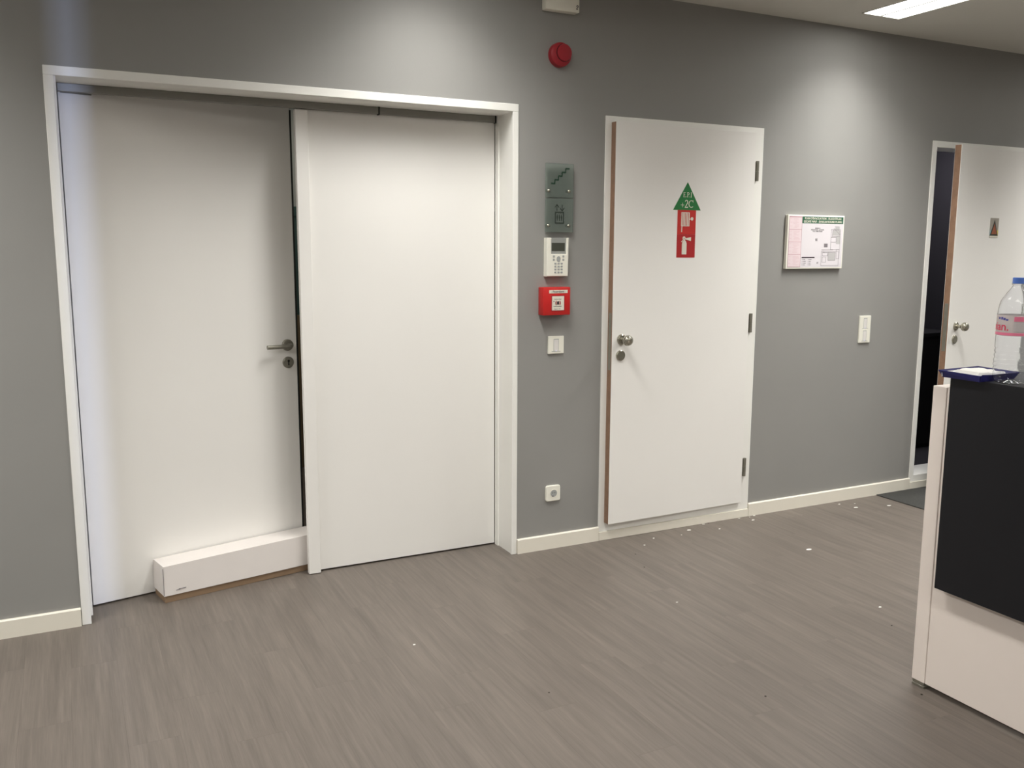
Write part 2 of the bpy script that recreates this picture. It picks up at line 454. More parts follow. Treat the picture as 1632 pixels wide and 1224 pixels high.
# hallway beyond the double door and dark rooms beyond the single doors
h = MB()
h.box(-0.4, 3.0, 2.2, 2.3, 1.72, 2.7)
h.box(-0.5, -0.4, WT, 2.3, 0, 2.7); h.box(2.9, 3.0, WT, 2.3, 0, 2.7)
h.box(-0.5, 3.0, WT, 2.3, 2.7, 2.8)
struct(h.build('wall_hallway', M['hall']))
struct(MB().box(-0.4, 2.9, 2.19, 2.3, 1.02, 1.72).box(-0.4, 2.9, 2.18, 2.19, 1.66, 1.69).build('wall_hallway', M['teal']))
struct(MB().box(-0.4, 2.9, 2.16, 2.3, 0, 1.02).build('wall_hallway', M['brown']))
struct(MB().box(-0.5, 3.0, WT, 2.3, -0.12, -0.001).build('floor', M['plank']))
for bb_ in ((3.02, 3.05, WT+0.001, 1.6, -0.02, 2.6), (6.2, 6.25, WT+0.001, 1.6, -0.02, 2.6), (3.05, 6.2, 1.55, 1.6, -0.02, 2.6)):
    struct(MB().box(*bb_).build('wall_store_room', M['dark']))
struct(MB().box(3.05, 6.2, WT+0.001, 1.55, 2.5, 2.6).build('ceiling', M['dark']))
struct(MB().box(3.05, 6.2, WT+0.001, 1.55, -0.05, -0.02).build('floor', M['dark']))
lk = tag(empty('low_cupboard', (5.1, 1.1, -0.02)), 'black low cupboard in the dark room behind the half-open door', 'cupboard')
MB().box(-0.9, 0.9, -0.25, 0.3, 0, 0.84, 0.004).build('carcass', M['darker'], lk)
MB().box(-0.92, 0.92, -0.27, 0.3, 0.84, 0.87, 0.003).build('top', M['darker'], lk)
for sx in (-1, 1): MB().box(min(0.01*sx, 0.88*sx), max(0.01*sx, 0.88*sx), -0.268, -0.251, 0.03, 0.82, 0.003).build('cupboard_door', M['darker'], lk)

# ---------------------------------------------------------------- door 1: the wide double door
d1 = struct(empty('door_1', (0, 0, 0)), 'wide white double door in a deep white frame, left half pushed inward')
fr = MB()
P = -0.006                                   # frame face stands proud of the wall
fr.box(-0.027, 0.006, P, 0.010, 0.0, 2.063, 0.0015)        # face casings
fr.box(1.838, 1.866, P, 0.010, 0.0, 2.063, 0.0015)
fr.box(-0.027, 1.866, P, 0.010, 2.063, 2.096, 0.0015)
fr.box(-0.0095, 0.013, 0.006, 0.1735, 0.030, 2.066)        # reveals
fr.box(-0.0095, 0.004, 0.006, 0.1735, 0.0, 0.030)
fr.box(1.842, 1.8495, 0.006, 0.1735, 0.0, 2.066)
fr.box(1.834, 1.8495, 0.142, 0.1735, 0.0, 2.066, 0.001)    # stop lip
fr.box(-0.0095, 1.8495, 0.006, 0.1735, 2.063, 2.0775)
fr.build('door_frame', M['frame'], d1)
def rail(x0, x1, y0, z0, z1, cap=True):
    r = MB().box(x0, x1, y0, 0.172, z0, z1, 0.001).build('closer_rail', M['rail'], d1)
    if cap: MB().box(x1, x1+0.006, y0-0.002, 0.172, z0-0.003, z1+0.0005).build('end_cap', M['black'], r, label='dark end cap of the rail')
rail(0.016, 1.262, 0.150, 2.033, 2.0625)
rail(1.269, 1.826, 0.158, 2.033, 2.0625)
# left leaf, hinged at the left jamb, pushed about 12 degrees inward
A = math.radians(11.7)
ll = MB().box(0.0, 0.925, 0.0, 0.038, 0.0, 2.078, 0.001).build('door_leaf', M['white'], d1, label='left leaf of the double door, pushed inward')
ll.location = (0.0175, 0.1765, 0.006); ll.rotation_euler = (0, 0, A)
MB().box(0.925, 0.936, 0.006, 0.032, 0.01, 2.05).build('edge_seal', M['black'], ll, label='black rubber seal on the leaf edge')
MB().box(0.008, 0.118, -0.0015, 0.001, 2.031-0.006, 2.036-0.006).build('closer_slot', M['steel_dull'], ll)
rose = MB().lathe([(0, 0.010), (0.022, 0.010), (0.026, 0.007), (0.026, 0)], Matrix.Translation((0.880, 0, 1.016)) @ Matrix.Rotation(PI/2, 4, 'X'))
rose.tube([(0.880, 0, 1.016), (0.880, -0.045, 1.016), (0.874, -0.054, 1.016), (0.862, -0.058, 1.016), (0.762, -0.058, 1.016)], 0.0095, 14)
rose.build('door_handle', M['steel_dull'], ll, smooth=True, label='grey steel lever handle with round rose')
key = MB().lathe([(0, 0.008), (0.022, 0.008), (0.026, 0.005), (0.026, 0)], Matrix.Translation((0.881, 0, 0.937)) @ Matrix.Rotation(PI/2, 4, 'X'))
key.build('keyhole_rose', M['steel_dull'], ll, smooth=True)
MB().disc(0.881, 0.944, 0.0055, -0.0095, -0.006, 12).box(0.8785, 0.8835, -0.0095, -0.006, 0.924, 0.944).build('key_cylinder', M['black'], ll)
# right leaf, closed
rl = MB().box(0.925, 1.8325, 0.1755, 0.211, 0.007, 2.078, 0.001).build('door_leaf', M['white'], d1, label='right leaf of the double door, closed')
MB().box(0.8985, 0.952, 0.148, 0.1755, 0.003, 2.028, 0.0015).build('meeting_strip', M['white'], rl, label='upright cover strip on the meeting edge')

# ---------------------------------------------------------------- single doors
def knob_set(parent, x, z, turned=False):
    R = Matrix.Rotation(PI/2, 4, 'X')
    k = MB()
    k.lathe([(0, 0.010), (0.021, 0.010), (0.026, 0.006), (0.026, 0)], Matrix.Translation((x, 0, z)) @ R)
    k.lathe([(0.010, 0.009), (0.0095, 0.030), (0.012, 0.036), (0.020, 0.041), (0.0255, 0.049), (0.0265, 0.058), (0.023, 0.068), (0.014, 0.0745), (0, 0.076)], Matrix.Translation((x, 0, z)) @ R)
    k.build('door_knob', M['nickel'], parent, smooth=True, label='polished metal knob on a round rose')
    MB().lathe([(0, 0.009), (0.022, 0.009), (0.026, 0.006), (0.026, 0)], Matrix.Translation((x-0.004, 0, z-0.078)) @ R).build('keyhole_cover', M['nickel'], parent, smooth=True)

def hinge(parent, x, z, y):
    k = MB()
    k.box(x-0.024, x-0.004, y-0.004, y+0.001, z-0.048, z+0.048, 0.0015)
    k.box(x+0.004, x+0.012, y-0.004, y+0.006, z-0.045, z+0.050, 0.0015)
    for s, e in ((-0.048, -0.001), (0.001, 0.052)):
        k.lathe([(0, s), (0.0088, s), (0.0088, e), (0, e)], Matrix.Translation((x, y-0.007, z)), 14)
    k.build('hinge', M['steel_dull'], parent, smooth=True, label='grey barrel hinge')

def single_frame(parent, x0, x1, z0, z1, side=0.034, sr=0.058, iz0=0.084, iz1=2.052):
    f = MB()
    f.box(x0, x0+side, P, 0.012, z0, z1, 0.0005); f.box(x1-sr, x1, P, 0.012, z0, z1, 0.0005)
    f.box(x0+side, x1-sr, P, 0.012, iz1-0.004, z1, 0.0005); f.box(x0+side, x1-sr, P, 0.012, z0, iz0, 0.0005)
    a, b2 = x0+0.019, x1-0.018
    f.box(a, x0+side, 0.010, 0.1695, z0+0.01, z1-0.018); f.box(x1-side, b2, 0.010, 0.1695, z0+0.01, z1-0.018)
    f.box(x0+side, x1-side, 0.010, 0.1695, iz1, z1-0.018); f.box(x0+side, x1-side, 0.010, 0.1695, z0+0.01, iz0)
    f.build('door_frame', M['frame'], parent)
    MB().box(x0, x1, -0.0135, -0.001, 0.0, z0-0.001, 0.001).build('plinth', M['base'], parent, label='low cream plinth under the door frame')

d2 = struct(empty('door_2', (0, 0, 0)), 'white single door with green and red signs, slightly ajar')
single_frame(d2, 2.327, 3.292, 0.044, 2.078)
TH = 0.040
a2 = math.radians(1.5)
W2 = 0.869
lf = MB().box(-W2, 0, 0, TH-0.006, 0, 1.960, 0.0008).build('door_leaf', M['white'], d2, label='white leaf of the sign door')
lf.location = (3.2285, -0.0225, 0.0895); lf.rotation_euler = (0, 0, a2)
def wood_edge(leaf, W, H):
    MB().box(-W-0.0006, -W+0.0001, 0.0022, TH-0.002, 0.001, H-0.001).build('leaf_edge', M['wood'], leaf, label='bare brown wood edge of the leaf')
    zc = 0.93
    e = MB().box(-W-0.0012, -W, 0.008, 0.030, zc-0.15, zc+0.13)
    e.build('lock_plate', M['steel_dull'], leaf, label='grey metal lock plate in the leaf edge')
wood_edge(lf, W2, 1.960)
knob_set(lf, -W2+0.054, 0.930)
for z in (1.857, 1.069, 0.283): hinge(d2, 3.247, z, -0.010)

d3 = struct(empty('door_3', (0, 0, 0)), 'white single door at the right edge, standing ajar')
single_frame(d3, 4.567, 5.533, 0.046, 2.087, iz0=0.086, iz1=2.055)
a3 = math.radians(9.1)
W3 = 0.880
lf3 = MB().box(-W3, 0, 0, TH, 0, 1.962, 0.0008).build('door_leaf', M['white'], d3, label='white leaf of the door beside the desk')
lf3.location = (5.470, -0.0300, 0.0895); lf3.rotation_euler = (0, 0, a3)
wood_edge(lf3, W3, 1.962)
knob_set(lf3, -W3+0.080, 0.925)
for z in (1.857, 1.069, 0.283): hinge(d3, 5.487, z, -0.010)

# ---------------------------------------------------------------- signs on door 2 (lettering built with serifs)
def on_leaf(o, leaf, x, z, y=-0.0001):
    v = leaf.matrix_world
    o.location = Vector((leaf.location.x, leaf.location.y, leaf.location.z)) + Matrix.Rotation(leaf.rotation_euler.z, 3, 'Z') @ Vector((x, y, z))
    o.rotation_euler = (0, 0, leaf.rotation_euler.z)
def serif_glyph(mb, ch, x, z, h, y0, y1):
    """simple roman letter, left edge x, baseline z; returns advance"""
    t, th = 0.15*h, 0.06*h
    if ch == 'E':
        mb.box(x+0.10*h, x+0.10*h+t, y0, y1, z, z+h)
        mb.box(x, x+0.60*h, y0, y1, z+h-th, z+h); mb.box(x, x+0.62*h, y0, y1, z, z+th); mb.box(x+0.2*h, x+0.48*h, y0, y1, z+0.48*h, z+0.48*h+th)
        mb.box(x+0.56*h, x+0.60*h, y0, y1, z+0.82*h, z+h); mb.box(x+0.58*h, x+0.62*h, y0, y1, z, z+0.20*h); mb.box(x+0.45*h, x+0.48*h, y0, y1, z+0.40*h, z+0.62*h)
        return 0.72*h
    if ch == 'P':
        mb.box(x+0.10*h, x+0.10*h+t, y0, y1, z, z+h)
        mb.box(x, x+0.34*h, y0, y1, z+h-th, z+h); mb.box(x, x+0.34*h, y0, y1, z, z+th); mb.box(x+0.2*h, x+0.36*h, y0, y1, z+0.44*h, z+0.44*h+th)
        mb.ring(x+0.32*h, z+0.72*h, 0.18*h, 0.28*h, y0, y1, -PI/2, PI/2, 8)
        return 0.66*h
    if ch == 'I':
        mb.box(x+0.10*h, x+0.10*h+t, y0, y1, z, z+h); mb.box(x, x+0.34*h, y0, y1, z+h-th, z+h); mb.box(x, x+0.34*h, y0, y1, z, z+th)
        return 0.42*h
    if ch == '.':
        mb.disc(x+0.06*h, z+0.08*h, 0.085*h, y0, y1, 8); return 0.26*h
    if ch == '+':
        mb.box(x, x+0.56*h, y0, y1, z+0.31*h, z+0.37*h); mb.box(x+0.25*h, x+0.31*h, y0, y1, z+0.06*h, z+0.62*h); return 0.66*h
    if ch == '2':
        mb.ring(x+0.25*h, z+0.74*h, 0.14*h, 0.26*h, y0, y1, -0.35, PI*0.93, 10)
        mb.line(x+0.43*h, z+0.66*h, x+0.07*h, z+0.06*h, 0.11*h, y0, y1)
        mb.box(x, x+0.50*h, y0, y1, z, z+0.12*h); mb.box(x+0.47*h, x+0.52*h, y0, y1, z, z+0.22*h)
        return 0.68*h
    if ch == 'C':
        mb.ring(x+0.36*h, z+0.50*h, 0.38*h, 0.46*h, y0, y1, PI*0.28, PI*1.72, 16)
        mb.ring(x+0.40*h, z+0.50*h, 0.38*h, 0.50*h, y0, y1, PI*0.75, PI*1.25, 8)
        mb.box(x+0.60*h, x+0.65*h, y0, y1, z+0.68*h, z+0.98*h)
        return 0.72*h
    return 0.3*h
def serif_text(mb, s, x, z, h, y0, y1):
    for ch in s: x += serif_glyph(mb, ch, x, z, h, y0, y1)

S0 = 1.6495 - 0.0895      # joint line between triangle and squares, in leaf height
lx = -(3.2285-2.792)
arrow = tag(MB().prism([(-0.086, 0), (0.086, 0), (0, 0.136)], -0.0012, 0).build('arrow_sign', M['signgreen']),
            'green triangular sign with white letters E.P.I +2C, topmost on the door', 'sign')
on_leaf(arrow, lf, lx, S0)
t = MB(); serif_text(t, 'E.P.I', -0.0265, 0.063, 0.024, -0.0018, -0.0011); serif_text(t, '+2C', -0.0405, 0.011, 0.039, -0.0018, -0.0011)
t.build('lettering', M['signwhite'], arrow, label='white roman letters E.P.I and +2C')
hose = tag(MB().box(-0.0575, 0.0575, -0.0008, 0, -0.119, 0).build('hose_reel_sign', M['signred']),
           'red square sign with a white hose reel, under the green triangle', 'sign')
on_leaf(hose, lf, lx, S0)
t = MB()
for k in range(6): t.box(-0.034+k*0.0092, -0.034+k*0.0092+0.0052, -0.0016, -0.0007, -0.078, -0.011)
t.box(-0.034, 0.0172, -0.0014, -0.0007, -0.0135, -0.011); t.box(-0.034, 0.0172, -0.0014, -0.0007, -0.079, -0.0765)
t.line(0.015, -0.045, 0.028, -0.043, 0.004, -0.0016, -0.0007); t.disc(0.033, -0.042, 0.0085, -0.0016, -0.0007, 16)
t.line(-0.029, -0.078, -0.030, -0.108, 0.005, -0.0016, -0.0007)
t.build('pictogram', M['signwhite'], hose, label='white hose reel symbol')
ext = tag(MB().box(-0.0575, 0.0575, -0.0008, 0, -0.234, -0.1195).build('extinguisher_sign', M['signred2']),
          'darker red square sign with a white fire extinguisher, lowest on the door', 'sign')
on_leaf(ext, lf, lx, S0)
t = MB()
y0, y1 = -0.0016, -0.0007
body = [(-0.025, -0.218), (0.004, -0.218), (0.004, -0.165), (0.001, -0.156), (-0.005, -0.150), (-0.016, -0.150), (-0.022, -0.156), (-0.025, -0.165)]
t.prism(body, y0, y1)
t.box(-0.015, -0.006, y0, y1, -0.151, -0.140)
t.prism([(-0.010, -0.139), (0.030, -0.133), (0.030, -0.152), (-0.004, -0.144)], y0, y1)
t.ring(-0.013, -0.138, 0.003, 0.009, y0, y1, 0, 2*PI, 14)
t.line(-0.015, -0.143, -0.029, -0.157, 0.004, y0, y1)
t.build('pictogram', M['signwhite'], ext, label='white fire extinguisher symbol')

# warning plate on door 3
warn = tag(MB().box(-0.050, 0.050, -0.0015, 0, -0.058, 0.058, 0.0006).build('warning_plate', M['plate']),
           'small silver plate with a dark and orange warning triangle on the right-hand door', 'sign')
on_leaf(warn, lf3, -(5.47-5.030)/math.cos(a3), 1.591-0.0895)
MB().prism([(-0.046, -0.046), (0.046, -0.046), (0, 0.048)], -0.0022, -0.0014).build('triangle', M['picto2'], warn, label='dark triangle outline')
MB().prism([(-0.031, -0.037), (0.031, -0.037), (0, 0.026)], -0.0028, -0.0021).build('triangle_fill', M['orange'], warn, label='orange red triangle centre')
MB().box(-0.048, 0.048, -0.0022, -0.0014, -0.057, -0.048).build('strip', M['signwhite'], warn, label='white strip along the bottom')
MB().prism([(-0.049, -0.045), (-0.047, -0.045), (-0.033, -0.017), (-0.049, -0.012)], -0.0020, -0.0014).build('corner_patch', M['cyanp'], warn, label='pale blue corner')
MB().prism([(0.049, -0.045), (0.047, -0.045), (0.033, -0.017), (0.049, -0.012)], -0.0020, -0.0014).build('corner_patch', M['yellowp'], warn, label='yellow corner')

# ---------------------------------------------------------------- things on the wall between doors 1 and 2
# white box at the very top
tb = tag(empty('detector_box', (2.066, -0.0005, 2.56)), 'white box at the top of the wall above the red round sounder', 'wall box')
MB().box(-0.086, 0.086, -0.042, 0, -0.052, 0.055, 0.004, 2).build('housing', M['plastic'], tb, smooth=True)
MB().box(-0.03, 0.03, -0.046, -0.041, 0.0, 0.03, 0.002).build('sensor_window', M['key_grey'], tb)
MB().ring(0.075, -0.025, 0.0025, 0.0055, -0.0428, -0.0415, 0, 2*PI, 14).box(0.068, 0.077, -0.0428, -0.0415, -0.038, -0.034).build('mark', M['darkprint'], tb, label='small dark round mark with a bar')
# red round sounder
sd = tag(empty('alarm_sounder', (2.070, -0.0005, 2.325)), 'round red alarm sounder high on the wall', 'alarm')
RX = Matrix.Rotation(PI/2, 4, 'X')
MB().lathe([(0, 0.030), (0.046, 0.030), (0.052, 0.026), (0.054, 0.018), (0.054, 0)], RX, 40).build('housing', M['darkred'], sd, smooth=True)
MB().lathe([(0, 0.0375), (0.031, 0.0375), (0.036, 0.0362), (0.038, 0.033), (0.038, 0.029)], Matrix.Translation((0.012, 0, 0.008)) @ RX, 32).build('horn_cap', M['darkred'], sd, smooth=True)
MB().ring(0.012, 0.008, 0.038, 0.0395, -0.0325, -0.0295, PI*0.6, PI*1.75, 20).build('seam', M['black'], sd)

# glass signs
def glass_sign(zc, label):
    g = tag(empty('glass_sign', (2.0715, -0.0005, zc)), label, 'sign', 'square green glass signs')
    MB().box(-0.074, 0.074, -0.022, -0.016, -0.077, 0.077, 0.001).build('glass_plate', M['glass'], g)
    for sx, sz in ((-0.058, -0.047), (0.050, -0.047), ):
        MB().lathe([(0, 0.028), (0.004, 0.0275), (0.0075, 0.024), (0.0075, 0)], Matrix.Translation((sx, 0, sz)) @ RX, 14).build('standoff_pin', M['nickel'], g, smooth=True)
    return g
g1 = glass_sign(1.768, 'green glass sign with a dark staircase zigzag, upper one')
t = MB()
sx, sz, st, w_ = -0.046, -0.014, 0.0188, 0.0072
x, z = sx, sz
for k in range(5):
    t.box(x, x+st+w_*0.4, -0.0230, -0.0221, z-w_/2, z+w_/2)
    x += st
    if k < 4:
        t.box(x-w_/2+0.002, x+w_/2, -0.0230, -0.0221, z, z+0.0172)
        z += 0.0172
t.build('pictogram', M['picto'], g1, label='dark green stair zigzag')
g2 = glass_sign(1.610, 'green glass sign with lift arrows and a cabin symbol, lower one')
t = MB()
y0, y1 = -0.0230, -0.0221
zo = -0.005
for (cx, s) in ((-0.0135, 1), (0.0135, -1)):
    zm = 0.040+zo
    t.line(cx, zm-0.014, cx, zm+0.013, 0.0036, y0, y1)
    t.line(cx, zm+s*0.0145, cx-0.011, zm+s*0.001, 0.0036, y0, y1); t.line(cx, zm+s*0.0145, cx+0.011, zm+s*0.001, 0.0036, y0, y1)
t.box(-0.024, 0.024, y0, y1, 0.016+zo, 0.022+zo); t.box(-0.024, 0.024, y0, y1, -0.033+zo, -0.027+zo)
t.box(-0.024, -0.019, y0, y1, -0.030+zo, 0.019+zo); t.box(0.019, 0.024, y0, y1, -0.030+zo, 0.019+zo)
for cx in (-0.0115, 0, 0.0115):
    t.disc(cx, 0.006+zo, 0.0027, y0, y1, 10)
    t.box(cx-0.0032, cx+0.0032, y0, y1, -0.009+zo, 0.0025+zo); t.box(cx-0.0017, cx+0.0017, y0, y1, -0.020+zo, -0.009+zo)
t.build('pictogram', M['picto2'], g2, label='dark lift cabin with three figures and two arrows')

# entry keypad with display
kp = tag(empty('keypad', (2.0605, -0.0005, 1.4185)), 'white wall keypad with a grey display, below the glass signs', 'keypad')
t = MB(); t.prism([(-0.058, -0.089), (0.055, -0.089), (0.0585, 0.089), (0.046, 0.089), (0.046, 0.014), (-0.035, 0.014), (-0.035, 0.089), (-0.058, 0.089)], -0.032, 0, 0.003)
t.build('housing', M['plastic'], kp, smooth=False)
MB().box(-0.036, 0.047, -0.026, -0.001, 0.013, 0.088, 0.001).build('display_frame', M['plastic_grey'], kp)
MB().box(-0.030, 0.039, -0.0268, -0.0255, 0.028, 0.066, 0.0005).build('display', M['lcd'], kp)
for r in range(4):
    for cc in range(3):
        cx, cz = -0.013+cc*0.0165, -0.030-r*0.0135
        MB().box(cx-0.0055, cx+0.0055, -0.0338, -0.0315, cz-0.004, cz+0.004, 0.0008).build('key', M['key_grey'], kp)
MB().disc(0.0035, -0.009, 0.010, -0.0342, -0.0315, 20, 0.001, 0.0135).build('navigation_key', M['key_grey'], kp)
for cx in (-0.022, 0.029):
    for cz in (0.003, -0.012): MB().box(cx-0.005, cx+0.005, -0.0336, -0.0315, cz-0.005, cz+0.005, 0.001).build('side_key', M['key_grey'], kp)

# fire call point
fa = tag(empty('fire_call_point', (2.047, -0.0005, 1.216)), 'red fire call point box with a small white pane', 'alarm')
MB().box(-0.0715, 0.0715, -0.052, 0, -0.066, 0.064, 0.003, 2).build('housing', M['red'], fa, smooth=True)
lb = MB().box(-0.042, 0.056, -0.0530, -0.0518, 0.036, 0.051).build('name_strip', M['signwhite'], fa, label='white strip with black printed word')
t = MB(); flat_text(t, '- Feueralarm -', 0.0135, 0.007, -0.0533, 0.0435); t.build('lettering', M['darkprint'], lb)
MB().box(-0.031, 0.040, -0.0532, -0.0515, -0.046, 0.026).build('pane_rim', M['darkred'], fa)
pn = MB().box(-0.027, 0.037, -0.0540, -0.0520, -0.0435, 0.0225, 0.0005).build('pane', M['signwhite'], fa, label='white pane with a black button and red arcs')
t = MB(); t.disc(0.0045, -0.009, 0.0062, -0.0550, -0.0538, 18, 0, 0.0085)
t.box(-0.0195, -0.0155, -0.0546, -0.0538, -0.004, 0.0005)
flat_text(t, 'Scheibe einschlagen', 0.0052, 0.003, -0.0543, 0.0085, sx=0.95); flat_text(t, 'Knopf tief druecken', 0.0056, 0.002, -0.0543, -0.0245, sx=0.95)
flat_text(t, 'Feuer  |   112', 0.0055, 0.001, -0.0543, -0.0365, sx=1.1)
t.build('button', M['darkprint'], pn, label='black button and small print')
t = MB()
for s, a in ((-1, PI), (1, 0)):
    for rr in (0.0085, 0.0125): t.ring(0.0045, -0.009, rr, rr+0.0022, -0.0548, -0.0538, a-0.85, a+0.85, 8)
t.build('arcs', M['darkred'], pn)

# light switches and socket
def switch_unit(parent, zc, w2=0.040):
    r = MB()
    for (x0, x1, z0, z1) in ((-0.0135, -0.0120, -0.030, 0.028), (0.0120, 0.0135, -0.030, 0.028)):
        r.box(x0, x1, -0.0095, -0.0085, zc+z0, zc+z1)
    r.box(-0.0135, 0.0135, -0.0095, -0.0085, zc+0.0255, zc+0.029)
    r.box(-0.024, 0.024, -0.0095, -0.0085, zc-0.0325, zc-0.030)
    r.build('recess_rim', M['key_grey'], parent)
    MB().box(-0.012, 0.012, -0.0098, -0.008, zc-0.029, zc+0.0255, 0.0006).build('rocker', M['bluein'], parent)
    MB().disc(0, zc-0.0275, 0.0028, -0.0104, -0.0095, 10, 0, 0.0028).build('indicator', M['ledviolet'], parent, label='small lit indicator')
s1 = tag(empty('light_switch', (2.0692, -0.0005, 1.005)), 'square white light switch below the red fire call point', 'switch')
MB().box(-0.0425, 0.0425, -0.009, 0, -0.042, 0.042, 0.0015).build('cover_plate', M['plastic'], s1)
switch_unit(s1, 0.0)
s2 = tag(empty('light_switch', (4.104, -0.0005, 1.005)), 'tall white double light switch right of the escape plan', 'switch')
MB().box(-0.0440, 0.0440, -0.009, 0, -0.0775, 0.0775, 0.0015).build('cover_plate', M['plastic'], s2)
switch_unit(s2, 0.036); switch_unit(s2, -0.036)
so = tag(empty('power_socket', (2.0615, -0.0005, 0.279)), 'white round-hole power socket low on the wall above the skirting', 'socket')
def rounded(mb, hx, hz, r, y0, y1, bev=0.0):
    pts = []
    for (cx, cz, a0) in ((hx-r, hz-r, 0), (-hx+r, hz-r, PI/2), (-hx+r, -hz+r, PI), (hx-r, -hz+r, 1.5*PI)):
        for k in range(6): pts.append((cx+r*math.cos(a0+k*PI/10), cz+r*math.sin(a0+k*PI/10)))
    return mb.prism(pts, y0, y1, bev)
rounded(MB(), 0.0395, 0.039, 0.010, -0.011, 0, 0.003).build('cover_plate', M['plastic'], so)
MB().ring(0.002, 0, 0.0180, 0.0200, -0.0125, -0.0105, 0, 2*PI, 24).build('socket_rim', M['plastic'], so)
MB().disc(0.002, 0, 0.0180, -0.0116, -0.0105, 24).build('socket_well', M['key_grey'], so, label='grey recessed socket well')
MB().disc(-0.004, 0.002, 0.0022, -0.0122, -0.0112, 10).disc(0.008, 0.002, 0.0022, -0.0122, -0.0112, 10).box(-0.006, 0.000, -0.0122, -0.0112, -0.016, -0.011).build('contact', M['darkprint'], so)

# ---------------------------------------------------------------- escape plan
ep = tag(empty('escape_plan', (3.676, -0.0005, 1.498)), 'framed white and pink escape plan between the sign door and the right-hand door', 'notice')
MB().box(-0.206, 0.206, -0.020, 0, -0.144, 0.144, 0.0015).build('frame', M['plastic'], ep)
pp = MB().box(-0.197, 0.198, -0.0208, -0.0198, -0.136, 0.138).build('sheet', M['paper'], ep)
Y0, Y1 = -0.0213, -0.0206
hd = MB().box(-0.104, 0.195, Y0, Y1, 0.100, 0.136).build('heading', M['headgreen'], ep, label='dark green heading band')
t = MB(); flat_text(t, "PLAN D'\u00c9VACUATION - FLUCHTPLAN", 0.0158, 0.046, -0.0216, 0.1255, weight=0.0003)
flat_text(t, "ESCAPE WAY - EVAKUATIOUNS PLANG", 0.0158, 0.046, -0.0216, 0.1090, weight=0.0003)
t.build('lettering', M['signwhite'], hd, label='white capitals PLAN D EVACUATION FLUCHTPLAN')
pk = MB().box(-0.195, -0.106, Y0, Y1, -0.133, 0.136).build('instruction_column', M['pinkpaper'], ep, label='pale pink column of instructions')
t = MB()
for z in (0.0665, 0.000, -0.066): t.box(-0.195, -0.106, -0.0218, -0.0212, z-0.0012, z+0.0012)
t.box(-0.195, -0.106, -0.0218, -0.0212, 0.131, 0.136); t.box(-0.195, -0.106, -0.0218, -0.0212, -0.1335, -0.1315)
t.box(-0.196, -0.1945, -0.0218, -0.0212, -0.133, 0.136); t.box(-0.107, -0.1055, -0.0218, -0.0212, -0.133, 0.136)
t.build('rules', M['pinkline'], pk, label='pink ruled lines')
t = MB()
rr = random.Random(3)
for blk in range(4):
    zt = 0.124-blk*0.0665
    for k in range(8):
        z = zt-k*0.0066
        x0 = -0.168+rr.uniform(-0.003, 0.012); x1 = x0+rr.uniform(0.018, 0.045)
        t.box(x0, min(x1, -0.110), -0.0217, -0.0212, z-0.0015, z+0.0008)
        if k % 3 == 0: t.box(-0.190, -0.177, -0.0217, -0.0212, z-0.0015, z+0.0012)
t.build('small_print', M['pinkpale'], pk)
t = MB()
flat_text(t, 'BUREAUX', 0.0085, 0.009, -0.0213, 0.0745); flat_text(t, 'R\u00c9CEPTION - ACCUEIL', 0.0085, 0.009, -0.0213, 0.066, sx=1.1)
flat_text(t, 'N+2 / 2\u00c8ME \u00c9TAGE', 0.0085, 0.009, -0.0213, 0.0575)
flat_text(t, 'RDC\nN+2', 0.008, 0.004, -0.0213, 0.012)
flat_text(t, 'A2', 0.012, 0.010+0.010, -0.0213, -0.112)
t.build('print', M['greyprint'], pp)['kind'] = 'stuff'
t = MB()
for r in range(4):
    z = -0.094-r*0.0095
    for xx, wd in ((-0.094, 0.005), (-0.084, 0.018), (-0.050, 0.004), (-0.043, 0.017)):
        t.box(xx, xx+wd*rr.uniform(0.7, 1.1), Y0, Y1, z-0.0018, z+0.0014)
t.box(0.045, 0.130, Y0, Y1, -0.0425, -0.0405)
t.build('legend', M['greyprint'], pp)['kind'] = 'stuff'
MB().box(-0.097, -0.003, Y0, Y1, -0.086, -0.080).build('legend_bar', M['darkprint'], pp, label='dark bar above the legend')
MB().box(0.062, 0.088, Y0, Y1, -0.027, -0.008).build('north_block', M['greyprint'], pp)
t = MB()     # floor plan outline
def rect(x0, x1, z0, z1, w=0.0016):
    t.box(x0, x1, Y0, Y1, z1-w, z1); t.box(x0, x1, Y0, Y1, z0, z0+w); t.box(x0, x0+w, Y0, Y1, z0, z1); t.box(x1-w, x1, Y0, Y1, z0, z1)
rect(0.044, 0.176, -0.128, -0.050); rect(0.052, 0.092, -0.075, -0.055); rect(0.052, 0.080, -0.110, -0.080); rect(0.095, 0.150, -0.100, -0.055)
rect(0.110, 0.180, -0.040, 0.070); rect(0.120, 0.172, 0.030, 0.066); rect(0.110, 0.150, 0.0, 0.028); rect(0.155, 0.178, -0.09, -0.04)
t.line(0.128, 0.075, 0.178, 0.040, 0.0016, Y0, Y1); t.line(0.135, 0.085, 0.168, 0.085, 0.0016, Y0, Y1)
t.build('floor_plan', M['greyprint'], pp, label='grey line drawing of the rooms')
for (a_, b_, c_, d_) in ((0.096, 0.149, -0.098, -0.057), (0.122, 0.176, 0.036, 0.064), (0.140, 0.172, 0.066, 0.085), (0.150, 0.178, -0.010, 0.034)):
    MB().box(a_, b_, Y0+0.0001, Y1, c_, d_).build('shaded_room', M['greypale'], pp)

